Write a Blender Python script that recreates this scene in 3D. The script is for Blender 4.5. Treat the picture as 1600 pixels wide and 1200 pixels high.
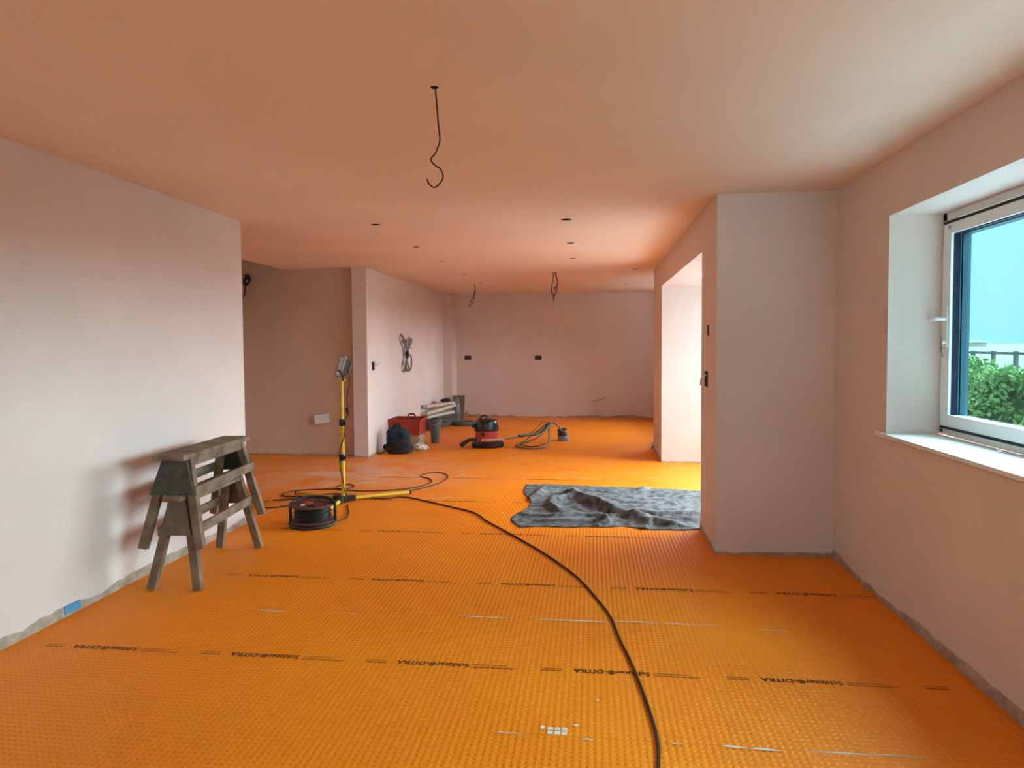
import bpy, bmesh, math, random
import numpy as np
from mathutils import Vector, Matrix
random.seed(7); np.random.seed(7)
for o in list(bpy.data.objects): bpy.data.objects.remove(o)
sc = bpy.context.scene
COL = sc.collection

# ------------------------------------------------------------------ camera
YAW, PITCH, ROLL = math.radians(6.8082), math.radians(2.3866), math.radians(-0.3406)
fw = Vector((-math.sin(YAW)*math.cos(PITCH), math.cos(YAW)*math.cos(PITCH), -math.sin(PITCH)))
r0 = Vector((math.cos(YAW), math.sin(YAW), 0)); u0 = r0.cross(fw)
rt = r0*math.cos(ROLL)+u0*math.sin(ROLL); up = rt.cross(fw)
cd = bpy.data.cameras.new('camera'); cam = bpy.data.objects.new('camera', cd); COL.objects.link(cam)
M = Matrix.Identity(4)
for i in range(3): M[i][0] = rt[i]; M[i][1] = up[i]; M[i][2] = -fw[i]
M.translation = (0, 0, 1.4148); cam.matrix_world = M
cd.sensor_fit = 'HORIZONTAL'; cd.sensor_width = 36; cd.lens = 1050/1600*36
cd.shift_y = (582.36-600)/1600; cd.clip_start = .05; cd.clip_end = 900
sc.camera = cam

# ------------------------------------------------------------------ sky, daylight, exposure
w = bpy.data.worlds.new('overcast_sky'); sc.world = w; w.use_nodes = True
nt = w.node_tree; nt.nodes.clear()
tc = nt.nodes.new('ShaderNodeTexCoord'); sep = nt.nodes.new('ShaderNodeSeparateXYZ')
rp = nt.nodes.new('ShaderNodeValToRGB'); bg = nt.nodes.new('ShaderNodeBackground'); ou = nt.nodes.new('ShaderNodeOutputWorld')
nt.links.new(tc.outputs['Generated'], sep.inputs[0]); nt.links.new(sep.outputs['Z'], rp.inputs[0])
nt.links.new(rp.outputs[0], bg.inputs[0]); nt.links.new(bg.outputs[0], ou.inputs[0])
rp.color_ramp.elements[0].position = 0.0; rp.color_ramp.elements[0].color = (.70, .84, .86, 1)
rp.color_ramp.elements[1].position = .5; rp.color_ramp.elements[1].color = (.95, 1.0, 1.0, 1)
bg.inputs[1].default_value = 1.1
def area(name, loc, rot, sx, sy, power, col):
    l = bpy.data.lights.new(name, 'AREA'); l.shape = 'RECTANGLE'; l.size = sx; l.size_y = sy; l.energy = power; l.color = col
    o = bpy.data.objects.new(name, l); COL.objects.link(o); o.location = loc; o.rotation_euler = rot; return o
# added area lamps boosting the daylight at the big glazed opening (faces -X) and the made-up glazing behind the camera (faces +Y)
area('door_daylight_boost', (2.25, 6.68, 1.15), (0, math.radians(90), 0), 2.1, 2.9, 40, (.55, .95, 1.0))
area('rear_daylight_fill', (-.6, -2.75, 1.25), (math.radians(90), 0, 0), 3.2, 2.1, 36, (1.0, .88, .82))
sl = bpy.data.lights.new('hazy_sun', 'SUN'); sl.energy = 45.0; sl.angle = math.radians(100); sl.color = (1.0, .81, .78)
so_ = bpy.data.objects.new('hazy_sun', sl); COL.objects.link(so_); so_.rotation_euler = Vector((1, .50, .42)).to_track_quat('Z', 'Y').to_euler()
vs = sc.view_settings; vs.view_transform = 'Standard'; vs.look = 'None'; vs.gamma = 1.0; vs.use_curve_mapping = False
vs.exposure = 1.42

# ------------------------------------------------------------------ materials
def nodes(m): return m.node_tree.nodes, m.node_tree.links
def mat(name, col, rough=.8, metal=0., var=0., scale=8., bump=0., bscale=60., spec=.3, col2=None, detail=5.):
    m = bpy.data.materials.new(name); m.use_nodes = True; N, L = nodes(m); b = N['Principled BSDF']
    b.inputs['Roughness'].default_value = rough; b.inputs['Metallic'].default_value = metal
    b.inputs['Specular IOR Level'].default_value = spec
    b.inputs['Base Color'].default_value = (*col, 1)
    if var or col2:
        t = N.new('ShaderNodeTexCoord'); n = N.new('ShaderNodeTexNoise'); r = N.new('ShaderNodeValToRGB')
        n.inputs['Scale'].default_value = scale; n.inputs['Detail'].default_value = detail
        L.new(t.outputs['Object'], n.inputs['Vector']); L.new(n.outputs[0], r.inputs[0]); L.new(r.outputs[0], b.inputs['Base Color'])
        a, c = (col, col2) if col2 else ([x*(1-var) for x in col], [min(1, x*(1+var)) for x in col])
        r.color_ramp.elements[0].position = .3; r.color_ramp.elements[0].color = (*a, 1)
        r.color_ramp.elements[1].position = .7; r.color_ramp.elements[1].color = (*c, 1)
    if bump:
        t = N.new('ShaderNodeTexCoord'); n = N.new('ShaderNodeTexNoise'); bp = N.new('ShaderNodeBump')
        n.inputs['Scale'].default_value = bscale; bp.inputs['Strength'].default_value = bump; bp.inputs['Distance'].default_value = .01
        L.new(t.outputs['Object'], n.inputs['Vector']); L.new(n.outputs[0], bp.inputs['Height']); L.new(bp.outputs[0], b.inputs['Normal'])
    return m
plaster = mat('pink_plaster', (.765, .622, .572), .9, var=.045, scale=1.6, bump=.06, bscale=25)
ceil_m = mat('ceiling_plaster', (.87, .65, .525), .9, var=.04, scale=1.1, bump=.05, bscale=20)
damp = mat('damp_brown_plaster', (.66, .47, .36), .9, col2=(.74, .56, .45), scale=1.3, bump=.06, bscale=25)
raw = mat('raw_blockwork', (.32, .23, .165), .95, col2=(.54, .42, .335), scale=14, bump=.5, bscale=60)
screed = mat('screed', (.3, .29, .27), .95, var=.2, scale=6)
white = mat('white_upvc', (.80, .82, .82), .35, spec=.5)
sillm = mat('white_sill', (.83, .83, .82), .5, var=.03, scale=12)
black = mat('black_plastic', (.018, .017, .017), .45, spec=.5)
rubber = mat('black_rubber', (.022, .02, .02), .7)
cordm = mat('brown_black_cord', (.045, .022, .012), .6)
wood = mat('weathered_wood', (.14, .088, .055), .85, col2=(.30, .205, .142), scale=9, bump=.4, bscale=40)
wood_d = mat('dark_plywood', (.055, .047, .04), .8, col2=(.105, .088, .075), scale=14, bump=.2)
wood_b = mat('brown_plywood', (.12, .08, .055), .85, col2=(.2, .14, .10), scale=12, bump=.2)
pale = mat('pale_timber', (.55, .46, .36), .8, col2=(.68, .60, .50), scale=10)
card = mat('brown_cardboard', (.33, .22, .13), .9, col2=(.42, .29, .185), scale=5)
cardd = mat('dark_cardboard', (.20, .135, .09), .9, col2=(.27, .19, .13), scale=5)
yellow = mat('yellow_powdercoat', (.80, .52, .03), .4, spec=.5)
grey = mat('grey_metal', (.42, .43, .44), .35, metal=.7)
lens = mat('frosted_lens', (.92, .94, .94), .2, spec=.6)
oxide = mat('oxide_red_plastic', (.085, .030, .026), .5, col2=(.14, .055, .047), scale=20)
winding = mat('cable_winding', (.016, .014, .013), .55)
redc = mat('red_crate_plastic', (.33, .035, .018), .5, col2=(.45, .055, .028), scale=12)
redv = mat('red_enamel', (.58, .055, .045), .35, spec=.5)
blackg = mat('gloss_black', (.012, .012, .013), .22, spec=.6)
bluebag = mat('blue_black_fabric', (.010, .016, .023), .85, col2=(.022, .05, .072), scale=22, bump=.3)
darkbag = mat('charcoal_fabric', (.02, .02, .022), .9, col2=(.045, .043, .043), scale=25, bump=.3)
polyw = mat('white_polythene', (.75, .75, .75), .4)
bucketm = mat('grey_bucket', (.10, .11, .12), .45, col2=(.17, .185, .20), scale=14)
greycase = mat('grey_case', (.075, .068, .062), .7, col2=(.12, .11, .10), scale=10)
polyb = mat('blue_grey_sheet', (.14, .16, .18), .5, col2=(.33, .36, .38), scale=18)
hosem = mat('grey_hose', (.22, .18, .14), .6)
wandm = mat('steel_tube', (.60, .56, .53), .35, metal=.4)
sandb = mat('blue_grey_plastic', (.22, .25, .32), .5)
copper = mat('brown_wire', (.06, .03, .018), .6)
greywire = mat('grey_wire', (.20, .175, .155), .6)
hole = mat('hole_shade', (.012, .008, .006), .95)  # near-black colour standing for the shade inside holes and boxes
galv = mat('galvanised_box', (.20, .14, .10), .6, metal=.2)
bluetape = mat('blue_tape', (.09, .30, .52), .6)
ink = mat('printed_ink', (.035, .014, .006), .8)
ink2 = mat('faded_ink', (.20, .045, .006), .8)
mortar = mat('dried_mortar', (.66, .55, .47), .95, col2=(.80, .74, .68), scale=60)
felt = mat('mottled_grey_felt', (.035, .034, .034), .98, col2=(.215, .215, .22), scale=17, bump=.6, bscale=120, detail=10)
leafm = mat('hedge_leaf', (.10, .22, .06), .7, col2=(.34, .48, .18), scale=1.1)
grass = mat('field_grass', (.055, .085, .045), .95, col2=(.08, .11, .06), scale=.3)
fencem = mat('grey_fence_timber', (.22, .21, .20), .9, var=.15)
render_w = mat('cream_render', (.62, .57, .48), .9, var=.05)
tile = mat('slate_roof', (.16, .15, .15), .9, var=.2)
paving = mat('pale_paving', (.55, .56, .58), .95, var=.12, scale=3)
steelkey = mat('key_metal', (.30, .25, .2), .35, metal=.8)

def glass_mat(name, tint):
    m = bpy.data.materials.new(name); m.use_nodes = True; N, L = nodes(m); N.clear()
    o = N.new('ShaderNodeOutputMaterial'); t = N.new('ShaderNodeBsdfTransparent'); g = N.new('ShaderNodeBsdfGlossy'); x = N.new('ShaderNodeMixShader')
    t.inputs[0].default_value = (*tint, 1); g.inputs['Roughness'].default_value = .02
    x.inputs[0].default_value = .05
    L.new(t.outputs[0], x.inputs[1]); L.new(g.outputs[0], x.inputs[2]); L.new(x.outputs[0], o.inputs[0]); return m
glass = glass_mat('cyan_dimming_glass', (.42, .63, .68))  # tint dims the sky view and puts a cyan cast into the light
glass_c = glass_mat('daylight_balance_glass', (.475, .585, .62))  # tint set to balance the colour of the incoming daylight

def membrane(name, relief):
    m = bpy.data.materials.new(name); m.use_nodes = True; N, L = nodes(m); b = N['Principled BSDF']
    b.inputs['Roughness'].default_value = .5; b.inputs['Specular IOR Level'].default_value = .35
    t = N.new('ShaderNodeTexCoord')
    n = N.new('ShaderNodeTexNoise'); n.inputs['Scale'].default_value = 1.3; n.inputs['Detail'].default_value = 6
    L.new(t.outputs['Object'], n.inputs['Vector'])
    r = N.new('ShaderNodeValToRGB'); L.new(n.outputs[0], r.inputs[0])
    r.color_ramp.elements[0].position = .3; r.color_ramp.elements[0].color = (.88, .215, .003, 1)
    r.color_ramp.elements[1].position = .7; r.color_ramp.elements[1].color = (.95, .265, .005, 1)
    # plaster dust trodden in around the hall mouth and along the left wall
    mp = N.new('ShaderNodeMapping'); mp.inputs['Location'].default_value = (2.75*.42, -7.1*.52, 0); mp.inputs['Scale'].default_value = (.42, .52, 1)
    L.new(t.outputs['Object'], mp.inputs[0])
    gr = N.new('ShaderNodeTexGradient'); gr.gradient_type = 'QUADRATIC_SPHERE'; L.new(mp.outputs[0], gr.inputs[0])
    n2 = N.new('ShaderNodeTexNoise'); n2.inputs['Scale'].default_value = 3.2; n2.inputs['Detail'].default_value = 8; L.new(t.outputs['Object'], n2.inputs['Vector'])
    r2 = N.new('ShaderNodeValToRGB'); L.new(n2.outputs[0], r2.inputs[0]); r2.color_ramp.elements[0].position = .36; r2.color_ramp.elements[1].position = .68
    mu = N.new('ShaderNodeMath'); mu.operation = 'MULTIPLY'; L.new(gr.outputs['Fac'], mu.inputs[0]); L.new(r2.outputs[0], mu.inputs[1])
    n3 = N.new('ShaderNodeTexNoise'); n3.inputs['Scale'].default_value = 5; n3.inputs['Detail'].default_value = 9; n3.inputs['Roughness'].default_value = .7; L.new(t.outputs['Object'], n3.inputs['Vector'])
    r3 = N.new('ShaderNodeValToRGB'); L.new(n3.outputs[0], r3.inputs[0]); r3.color_ramp.elements[0].position = .62; r3.color_ramp.elements[1].position = .80
    r3.color_ramp.elements[1].color = (.22, .22, .22, 1)
    ad = N.new('ShaderNodeMath'); ad.operation = 'MULTIPLY_ADD'; L.new(mu.outputs[0], ad.inputs[0]); ad.inputs[1].default_value = 1.15; L.new(r3.outputs[0], ad.inputs[2]); ad.use_clamp = True
    mx = N.new('ShaderNodeMix'); mx.data_type = 'RGBA'; L.new(ad.outputs[0], mx.inputs[0]); L.new(r.outputs[0], mx.inputs[6]); mx.inputs[7].default_value = (.78, .50, .36, 1)
    L.new(mx.outputs[2], b.inputs['Base Color'])
    if relief:
        w1 = N.new('ShaderNodeTexBrick'); w1.offset = 0; w1.inputs['Scale'].default_value = 1
        w1.inputs['Brick Width'].default_value = .0255; w1.inputs['Row Height'].default_value = .0255; w1.inputs['Mortar Size'].default_value = .005; w1.inputs['Mortar Smooth'].default_value = .3
        L.new(t.outputs['Object'], w1.inputs['Vector'])
        bp = N.new('ShaderNodeBump'); bp.inputs['Strength'].default_value = .35; bp.inputs['Distance'].default_value = .003
        L.new(w1.outputs['Fac'], bp.inputs['Height']); L.new(bp.outputs[0], b.inputs['Normal'])
    return m
mem = membrane('orange_membrane', False); mem_b = membrane('orange_membrane_far', True)

# ------------------------------------------------------------------ mesh helpers
class MB:
    def __init__(s): s.v = []; s.f = []
    def add(s, v, f):
        k = len(s.v); s.v += [tuple(p) for p in v]; s.f += [tuple(i+k for i in q) for q in f]; return s
    def box(s, x0, x1, y0, y1, z0, z1):
        return s.add([(x0,y0,z0),(x1,y0,z0),(x1,y1,z0),(x0,y1,z0),(x0,y0,z1),(x1,y0,z1),(x1,y1,z1),(x0,y1,z1)],
                     [(0,3,2,1),(4,5,6,7),(0,1,5,4),(1,2,6,5),(2,3,7,6),(3,0,4,7)])
    def bar(s, p, q, wd, dp, upv=(0,0,1), w2=None, d2=None):
        p, q = Vector(p), Vector(q); d = (q-p).normalized(); a = d.cross(Vector(upv))
        if a.length < 1e-4: a = d.cross(Vector((1,0,0)))
        a.normalize(); b = a.cross(d)
        w2 = w2 or wd; d2 = d2 or dp; v = []
        for c, ww, dd in ((p, wd, dp), (q, w2, d2)):
            for sa, sb in ((-1,-1),(1,-1),(1,1),(-1,1)): v.append(c+a*sa*ww/2+b*sb*dd/2)
        return s.add(v, [(0,1,2,3),(7,6,5,4),(0,4,5,1),(1,5,6,2),(2,6,7,3),(3,7,4,0)])
    def prism(s, poly, axis, a, b):   # poly: 2D points, extruded along axis from a to b
        n = len(poly)
        def P(p, t): return {'x': (t, p[0], p[1]), 'y': (p[0], t, p[1]), 'z': (p[0], p[1], t)}[axis]
        v = [P(p, a) for p in poly]+[P(p, b) for p in poly]
        f = [tuple(range(n)), tuple(range(2*n-1, n-1, -1))]+[(i, i+n, (i+1) % n+n, (i+1) % n) for i in range(n)]
        return s.add(v, f)
    def lathe(s, prof, c=(0,0,0), n=24, sx=1, sy=1, cap=True):
        v = []; f = []
        for r, z in prof:
            for i in range(n):
                t = 2*math.pi*i/n; v.append((c[0]+r*math.cos(t)*sx, c[1]+r*math.sin(t)*sy, c[2]+z))
        for j in range(len(prof)-1):
            for i in range(n): f.append((j*n+i, j*n+(i+1) % n, (j+1)*n+(i+1) % n, (j+1)*n+i))
        if cap: f.append(tuple(range(n-1, -1, -1))); f.append(tuple((len(prof)-1)*n+i for i in range(n)))
        return s.add(v, f)
    def tube(s, path, r, n=8, smooth=0, closed=False):
        pts = [Vector(p) for p in path]
        if smooth: pts = catmull(pts, smooth, closed)
        m = len(pts); rings = []; prev = None
        for i in range(m):
            d = (pts[(i+1) % m]-pts[i-1]) if closed else (pts[min(i+1, m-1)]-pts[max(i-1, 0)])
            d.normalize()
            if prev is None:
                a = d.cross(Vector((0,0,1)));
                if a.length < 1e-3: a = d.cross(Vector((1,0,0)))
            else: a = prev-d*prev.dot(d)
            a.normalize(); prev = a; b = d.cross(a)
            rr = r(i/(m-1)) if callable(r) else r
            rings.append([pts[i]+(a*math.cos(t)+b*math.sin(t))*rr for t in [2*math.pi*k/n for k in range(n)]])
        v = [p for ring in rings for p in ring]; f = []
        for j in range(m if closed else m-1):
            for k in range(n):
                jj = (j+1) % m; f.append((j*n+k, j*n+(k+1) % n, jj*n+(k+1) % n, jj*n+k))
        if not closed: f.append(tuple(range(n-1, -1, -1))); f.append(tuple((m-1)*n+k for k in range(n)))
        return s.add(v, f)
    def build(s, name, m, parent=None, smooth=False, bevel=0, loc=None):
        me = bpy.data.meshes.new(name); me.from_pydata(s.v, [], s.f); me.update()
        bm = bmesh.new(); bm.from_mesh(me); bmesh.ops.recalc_face_normals(bm, faces=bm.faces); bm.to_mesh(me); bm.free()
        me.materials.append(m); o = bpy.data.objects.new(name, me); COL.objects.link(o)
        if smooth:
            for p in me.polygons: p.use_smooth = True
            if smooth != 'all':
                try: me.set_sharp_from_angle(angle=math.radians(40))
                except Exception: pass
        if bevel:
            b = o.modifiers.new('bevel', 'BEVEL'); b.width = bevel; b.segments = 2; b.limit_method = 'ANGLE'
        if parent: o.parent = parent
        if loc: o.location = loc
        return o
def catmull(pts, k, closed=False):
    out = []; n = len(pts)
    for i in range(n if closed else n-1):
        g = (lambda j: pts[j % n]) if closed else (lambda j: pts[max(0, min(n-1, j))])
        p0, p1, p2, p3 = g(i-1), g(i), g(i+1), g(i+2)
        for j in range(k):
            t = j/k
            out.append(.5*((2*p1)+(p2-p0)*t+(2*p0-5*p1+4*p2-p3)*t*t+(3*p1-p0-3*p2+p3)*t**3))
    if not closed: out.append(pts[-1])
    return out
def tag(o, label=None, cat=None, group=None, kind=None):
    if label: o['label'] = label
    if cat: o['category'] = cat
    if group: o['group'] = group
    if kind: o['kind'] = kind
    return o
def struct(name, mb, m, label=None, **k):
    o = mb.build(name, m, **k); o['kind'] = 'structure'
    if label: o['label'] = label
    return o
def thing(name, loc, label, cat, group=None, rz=0):
    o = bpy.data.objects.new(name, None); COL.objects.link(o); o.location = loc; o.rotation_euler = (0, 0, rz); o.empty_display_size = .05
    return tag(o, label, cat, group)
def wall_with_openings(axis, a, b, u0, u1, z0, z1, ops):
    """a..b thickness along axis, u along the wall; ops = rects (u0,u1,z0,z1) left open"""
    mb = MB(); us = sorted({u0, u1, *[c for o in ops for c in o[:2]]}); zs = sorted({z0, z1, *[c for o in ops for c in o[2:]]})
    for i in range(len(us)-1):
        run = None
        for j in range(len(zs)-1):
            cu, cz = (us[i]+us[i+1])/2, (zs[j]+zs[j+1])/2
            if any(o[0] < cu < o[1] and o[2] < cz < o[3] for o in ops): continue
            if axis == 'x': mb.box(a, b, us[i], us[i+1], zs[j], zs[j+1])
            else: mb.box(us[i], us[i+1], a, b, zs[j], zs[j+1])
    return mb

# ------------------------------------------------------------------ setting
ZC = 2.4
XL, XR, XP = -2.75, 1.576, .819       # left wall, right (window) wall, pier faces
WY0, WY1, WZ0, WZ1 = 1.25, 3.828, .925, 2.09
struct('wall_left', wall_with_openings('x', XL-.12, XL, -2.6, 5.05, -.05, ZC, []), plaster, 'pale pink plastered wall along the left of the room')
struct('wall_right', wall_with_openings('x', XR, XR+.34, -2.6, 4.62, -.05, ZC, [(WY0, WY1, WZ0-.03, WZ1)]), plaster, 'pink plastered wall with the white window')
# near pier, lintel over the glazed opening and far pier
struct('wall_pier', MB().box(XP, XR+.34, 4.601, 5.21, -.05, ZC), plaster, 'plastered pier projecting between the window wall and the bright opening', bevel=.004)
struct('wall_lintel', MB().box(XP, XR+.34, 5.21, 8.15, 2.10, ZC), plaster, 'plastered lintel over the bright opening')
struct('wall_pier_far', MB().box(XP, XR+.34, 8.15, 9.15, -.05, ZC), plaster, 'plastered pier beyond the bright opening', bevel=.004)
struct('wall_kitchen_right', wall_with_openings('x', XR, XR+.34, 9.15, 13.0, -.05, ZC, [(9.7, 12.2, .95, 2.1)]), plaster)
struct('wall_back', MB().box(-2.95, XR+.34, 13.0, 13.2, -.05, ZC), plaster, 'pink plastered end wall of the kitchen with two socket boxes')
struct('wall_kitchen_left', MB().box(-3.0, -2.81, 8.18, 13.0, -.05, ZC), plaster, 'plastered wall behind the red crate', bevel=.004)
struct('trim_1', MB().box(-2.81, -2.645, 12.55, 13.0, -.004, ZC), plaster, 'plastered pipe boxing in the far corner')
struct('wall_hall_back', MB().box(-5.2, -3.0, 8.28, 8.4, -.05, 4.6), damp, 'brown damp plastered wall at the back of the hall')
struct('wall_hall_left', MB().box(-5.2, -5.1, 3.2, 8.28, -.05, 4.6), damp)
struct('wall_hall_front', MB().box(-5.2, XL-.12, 3.1, 3.2, -.05, 4.6), damp)
struct('wall_rear', wall_with_openings('y', -2.6, -2.5, -2.87, XR+.34, -.05, ZC, [(-2.2, 1.0, .1, 2.15)]), plaster)

# ceiling: one slab with real round cut-outs and a stairwell opening in the hall
HOLES = [(-1.752, 5.358, .037), (-1.755, 6.631, .037), (-1.754, 7.783, .037), (-1.764, 9.229, .037),
         (-.201, 5.367, .045), (-.212, 6.618, .040), (-.220, 7.802, .037), (.571, 9.072, .037), (.56, 11.386, .037), (-1.76, 10.6, .037)]
mb = MB().box(XL-.12, XR+.34, -2.6, 13.2, ZC, ZC+.12).box(-3.95, XL-.12, 3.1, 8.4, ZC, ZC+.12).box(-5.2, -3.95, 3.1, 5.4, ZC, ZC+.12)
ceil = struct('ceiling', mb, ceil_m, 'pink plastered ceiling with round downlight cut-outs')
cut = MB()
for x, y, r in HOLES: cut.lathe([(r, -.05), (r, .05)], (x, y, ZC), 20)
co = cut.build('cutter', hole); bm_ = ceil.modifiers.new('cut', 'BOOLEAN'); bm_.object = co; bm_.solver = 'EXACT'
dg = bpy.context.evaluated_depsgraph_get(); me = bpy.data.meshes.new_from_object(ceil.evaluated_get(dg))
ceil.modifiers.clear(); ceil.data = me; bpy.data.objects.remove(co)
me.materials.clear(); me.materials.append(ceil_m)
HL = ['round downlight hole nearest the camera on the left row', 'second round downlight hole on the left row', 'third round downlight hole on the left row', 'fourth, faint round downlight hole on the left row',
      'round downlight hole nearest the camera on the right row', 'second round downlight hole on the right row', 'third round downlight hole on the right row',
      'small round ceiling hole beside the top of the bright opening', 'faint small ceiling hole nearest the end wall on the right', 'faint small ceiling hole near the end wall on the left']
for (x, y, r), l in zip(HOLES, HL):
    t = thing('downlight_hole', (x, y, ZC), l, 'ceiling hole', 'downlight holes in the ceiling')
    MB().lathe([(r*.98, .001), (r*.98, .045)], (0,0,0), 20, cap=False).build('hole_lining', hole, t, smooth=True)
    MB().lathe([(r*.98, .040), (r*.98, .046)], (0,0,0), 20).build('hole_shade_cap', hole, t)
struct('ceiling_stairwell', MB().box(-5.2, -2.87, 3.1, 8.4, 4.6, 4.7).box(-3.95, -3.85, 3.1, 8.4, ZC+.12, 4.6).box(-5.2, -3.95, 5.3, 5.4, ZC+.12, 4.6), damp)

# ------------------------------------------------------------------ floor: screed, membrane strips with real waffle relief
floor = struct('floor', MB().box(-5.2, XR+.34, -2.6, 13.2, -.12, -.006), screed, 'floor covered in bright orange waffle membrane')
PIT = (1.0235-.0008)/40
def waffle(x0, y0, nx, ny):
    r, s, d = .0042, .0026, .0032; p = PIT
    o = np.array([(0,0,0),(p,0,0),(p,p,0),(0,p,0)]); i = np.array([(r,r,0),(p-r,r,0),(p-r,p-r,0),(r,p-r,0)])
    q = r+s; b = np.array([(q,q,-d),(p-q,q,-d),(p-q,p-q,-d),(q,p-q,-d)])
    cell = np.vstack([o, i, b]); fc = []
    for k in range(4):
        n = (k+1) % 4; fc += [(k, n, 4+n, 4+k), (4+k, 4+n, 8+n, 8+k)]
    fc.append((8, 9, 10, 11)); fc = np.array(fc)
    gx, gy = np.meshgrid(np.arange(nx)*p+x0, np.arange(ny)*p+y0); off = np.stack([gx.ravel(), gy.ravel(), np.zeros(nx*ny)], 1)
    V = (off[:, None, :]+cell[None]).reshape(-1, 3); Fc = (fc[None]+(np.arange(nx*ny)*12)[:, None, None]).reshape(-1, 4)
    me = bpy.data.meshes.new('membrane_strip'); me.vertices.add(len(V)); me.vertices.foreach_set('co', V.astype(np.float32).ravel())
    me.loops.add(Fc.size); me.loops.foreach_set('vertex_index', Fc.astype(np.int32).ravel())
    me.polygons.add(len(Fc)); me.polygons.foreach_set('loop_start', np.arange(0, Fc.size, 4, dtype=np.int32)); me.polygons.foreach_set('loop_total', np.full(len(Fc), 4, dtype=np.int32))
    me.update(calc_edges=True); me.validate(); me.materials.append(mem); return me
def strip_plain(x0, x1, y0, y1):
    return MB().box(x0, x1, y0, y1, -.005, 0).build('membrane_strip', mem_b, floor)
strips = {}
YS = [.33+1.0235*i for i in range(0, 13)]     # seams at .33, 1.35, 2.38, 3.40, 4.42 ...
G = .0035
strip_plain(XL, XR, -2.5, YS[1]-G)
for i in range(1, 6):
    y0, y1 = YS[i], YS[i+1]; x0 = XL+.004
    nx = int((XR-x0)/PIT) if i < 4 else int((XR-x0)/PIT)
    ny = 40; o = bpy.data.objects.new('membrane_strip', waffle(x0, y0+(1.0235-ny*PIT)/2, nx, ny)); COL.objects.link(o); o.parent = floor; strips[i] = o
for i in range(6, 12):
    strips[i] = strip_plain(-2.80, XR+.3 if i < 8 else XR, YS[i]+G/2, YS[i+1]-G/2)
strip_plain(-2.80, XR, YS[12]+G/2, 13.0)
strip_plain(XR, XR+.34, 5.21, YS[6]-G)
for x0, x1, y0 in ((-2.80-.62, -2.80-G, 5.05), (-4.42, -3.42-G, 3.2), (-5.1, -4.42-G, 3.2)): strip_plain(x0, x1, y0, 8.28)
strip_plain(-3.42, XL-.12, 3.2, 5.05-G)
strip_plain(-2.80, XL+.002, 5.05, YS[6]-G)

# printed lettering on the strips: read from the far side, so turned half round
def text_mesh(body, wd, ht):
    c = bpy.data.curves.new('lettering', 'FONT'); c.body = body; c.size = 1; c.offset = .022; c.resolution_u = 2
    o = bpy.data.objects.new('lettering', c); COL.objects.link(o)
    me = bpy.data.meshes.new_from_object(o.evaluated_get(bpy.context.evaluated_depsgraph_get())); bpy.data.objects.remove(o)
    xs = [v.co.x for v in me.vertices]; ys = [v.co.y for v in me.vertices]
    a, b, c0, d = min(xs), max(xs), min(ys), max(ys)
    for v in me.vertices:
        v.co.x = -((v.co.x-a)/(b-a)-.5)*wd; v.co.y = -((v.co.y-c0)/(d-c0)-.5)*ht; v.co.z = 0
    me.materials.append(ink); return me
big = text_mesh('Schlüter®-DITRA', .328, .036)
def dashes(wd, rows, seed):
    rr = random.Random(seed); mb = MB()
    for y, h, x1 in rows:
        x = -wd/2
        while x < -wd/2+wd*x1:
            l = rr.uniform(.006, .022); l = min(l, wd/2-x); mb.add([(x, y-h/2, 0), (x+l, y-h/2, 0), (x+l, y+h/2, 0), (x, y+h/2, 0)], [(0,1,2,3)]); x += l+rr.uniform(.0015, .004)
    me = bpy.data.meshes.new('small_print'); me.from_pydata(mb.v, [], mb.f); me.materials.append(ink2); return me
sm_l = dashes(.092, [(.009, .005, 1), (-.009, .008, .95)], 1); sm_r = dashes(.19, [(.010, .005, .75), (-.010, .007, 1)], 2)
def place_text(x, y, i):
    for nm, me, dx in (('lettering', big, 0), ('small_print', sm_l, -.258), ('small_print', sm_r, .278)):
        if XL+.06 < x+dx-.1 and x+dx+.08 < XR:
            o = bpy.data.objects.new(nm, me); COL.objects.link(o); o.location = (x+dx, y, .0009); o.parent = strips[i]
for i, x0, y in ((2, -2.276, 2.868), (3, -1.95, 3.888), (4, -2.25, 4.922), (5, -1.98, 5.937), (6, -2.1, 6.97)):
    k = -1
    while x0+k*.786 < XR+.3:
        x = x0+k*.786; k += 1
        if x < XL+.1 or (i >= 4 and x > XP-.1): continue
        place_text(x, y+(x+.5)*.006, i)
# dried mortar smears along the seams and a filled patch of waffle
def smear(x, y, l, wd, i, seed, ang=0.):
    rr = random.Random(seed); n = max(4, int(l/.03)); top = []; bot = []
    for k in range(n+1):
        t = k/n; e = math.sin(math.pi*t)**.5; cx = -l/2+l*t
        top.append((cx+rr.uniform(-.005, .005), wd*e*rr.uniform(.15, 1)+.0004, 0)); bot.append((cx, -wd*e*rr.uniform(.1, .7)-.0004, 0))
    v = top+bot; f = [(k, k+1, n+2+k, n+1+k) for k in range(n)]
    o = MB().add(v, f).build('mortar_smear', mortar, strips[i]); o.location = (x, y, .0011); o.rotation_euler = (0, 0, ang); return o
for q in [(-1.70, 3.355, .16, .011, 2), (-1.25, 3.37, .06, .005, 2), (-.55, 3.395, .30, .008, 2), (-.1, 3.40, .40, .012, 2), (.22, 3.415, .25, .010, 2), (.58, 3.415, .12, .006, 2), (.88, 3.385, .15, .007, 2), (.45, 3.413, .2, .005, 2),
          (.30, 2.372, .05, .006, 2), (.50, 2.375, .10, .012, 2), (.60, 2.371, .12, .009, 2), (.85, 2.378, .25, .006, 2), (-.02, 2.366, .05, .006, 2), (1.05, 2.383, .2, .004, 2),
          (-.3, 2.375, .12, .004, 2), (.02, 2.64, .012, .012, 2), (-.06, 2.45, .025, .012, 2)]:
    smear(*q, seed=int(q[0]*1000))
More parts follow.
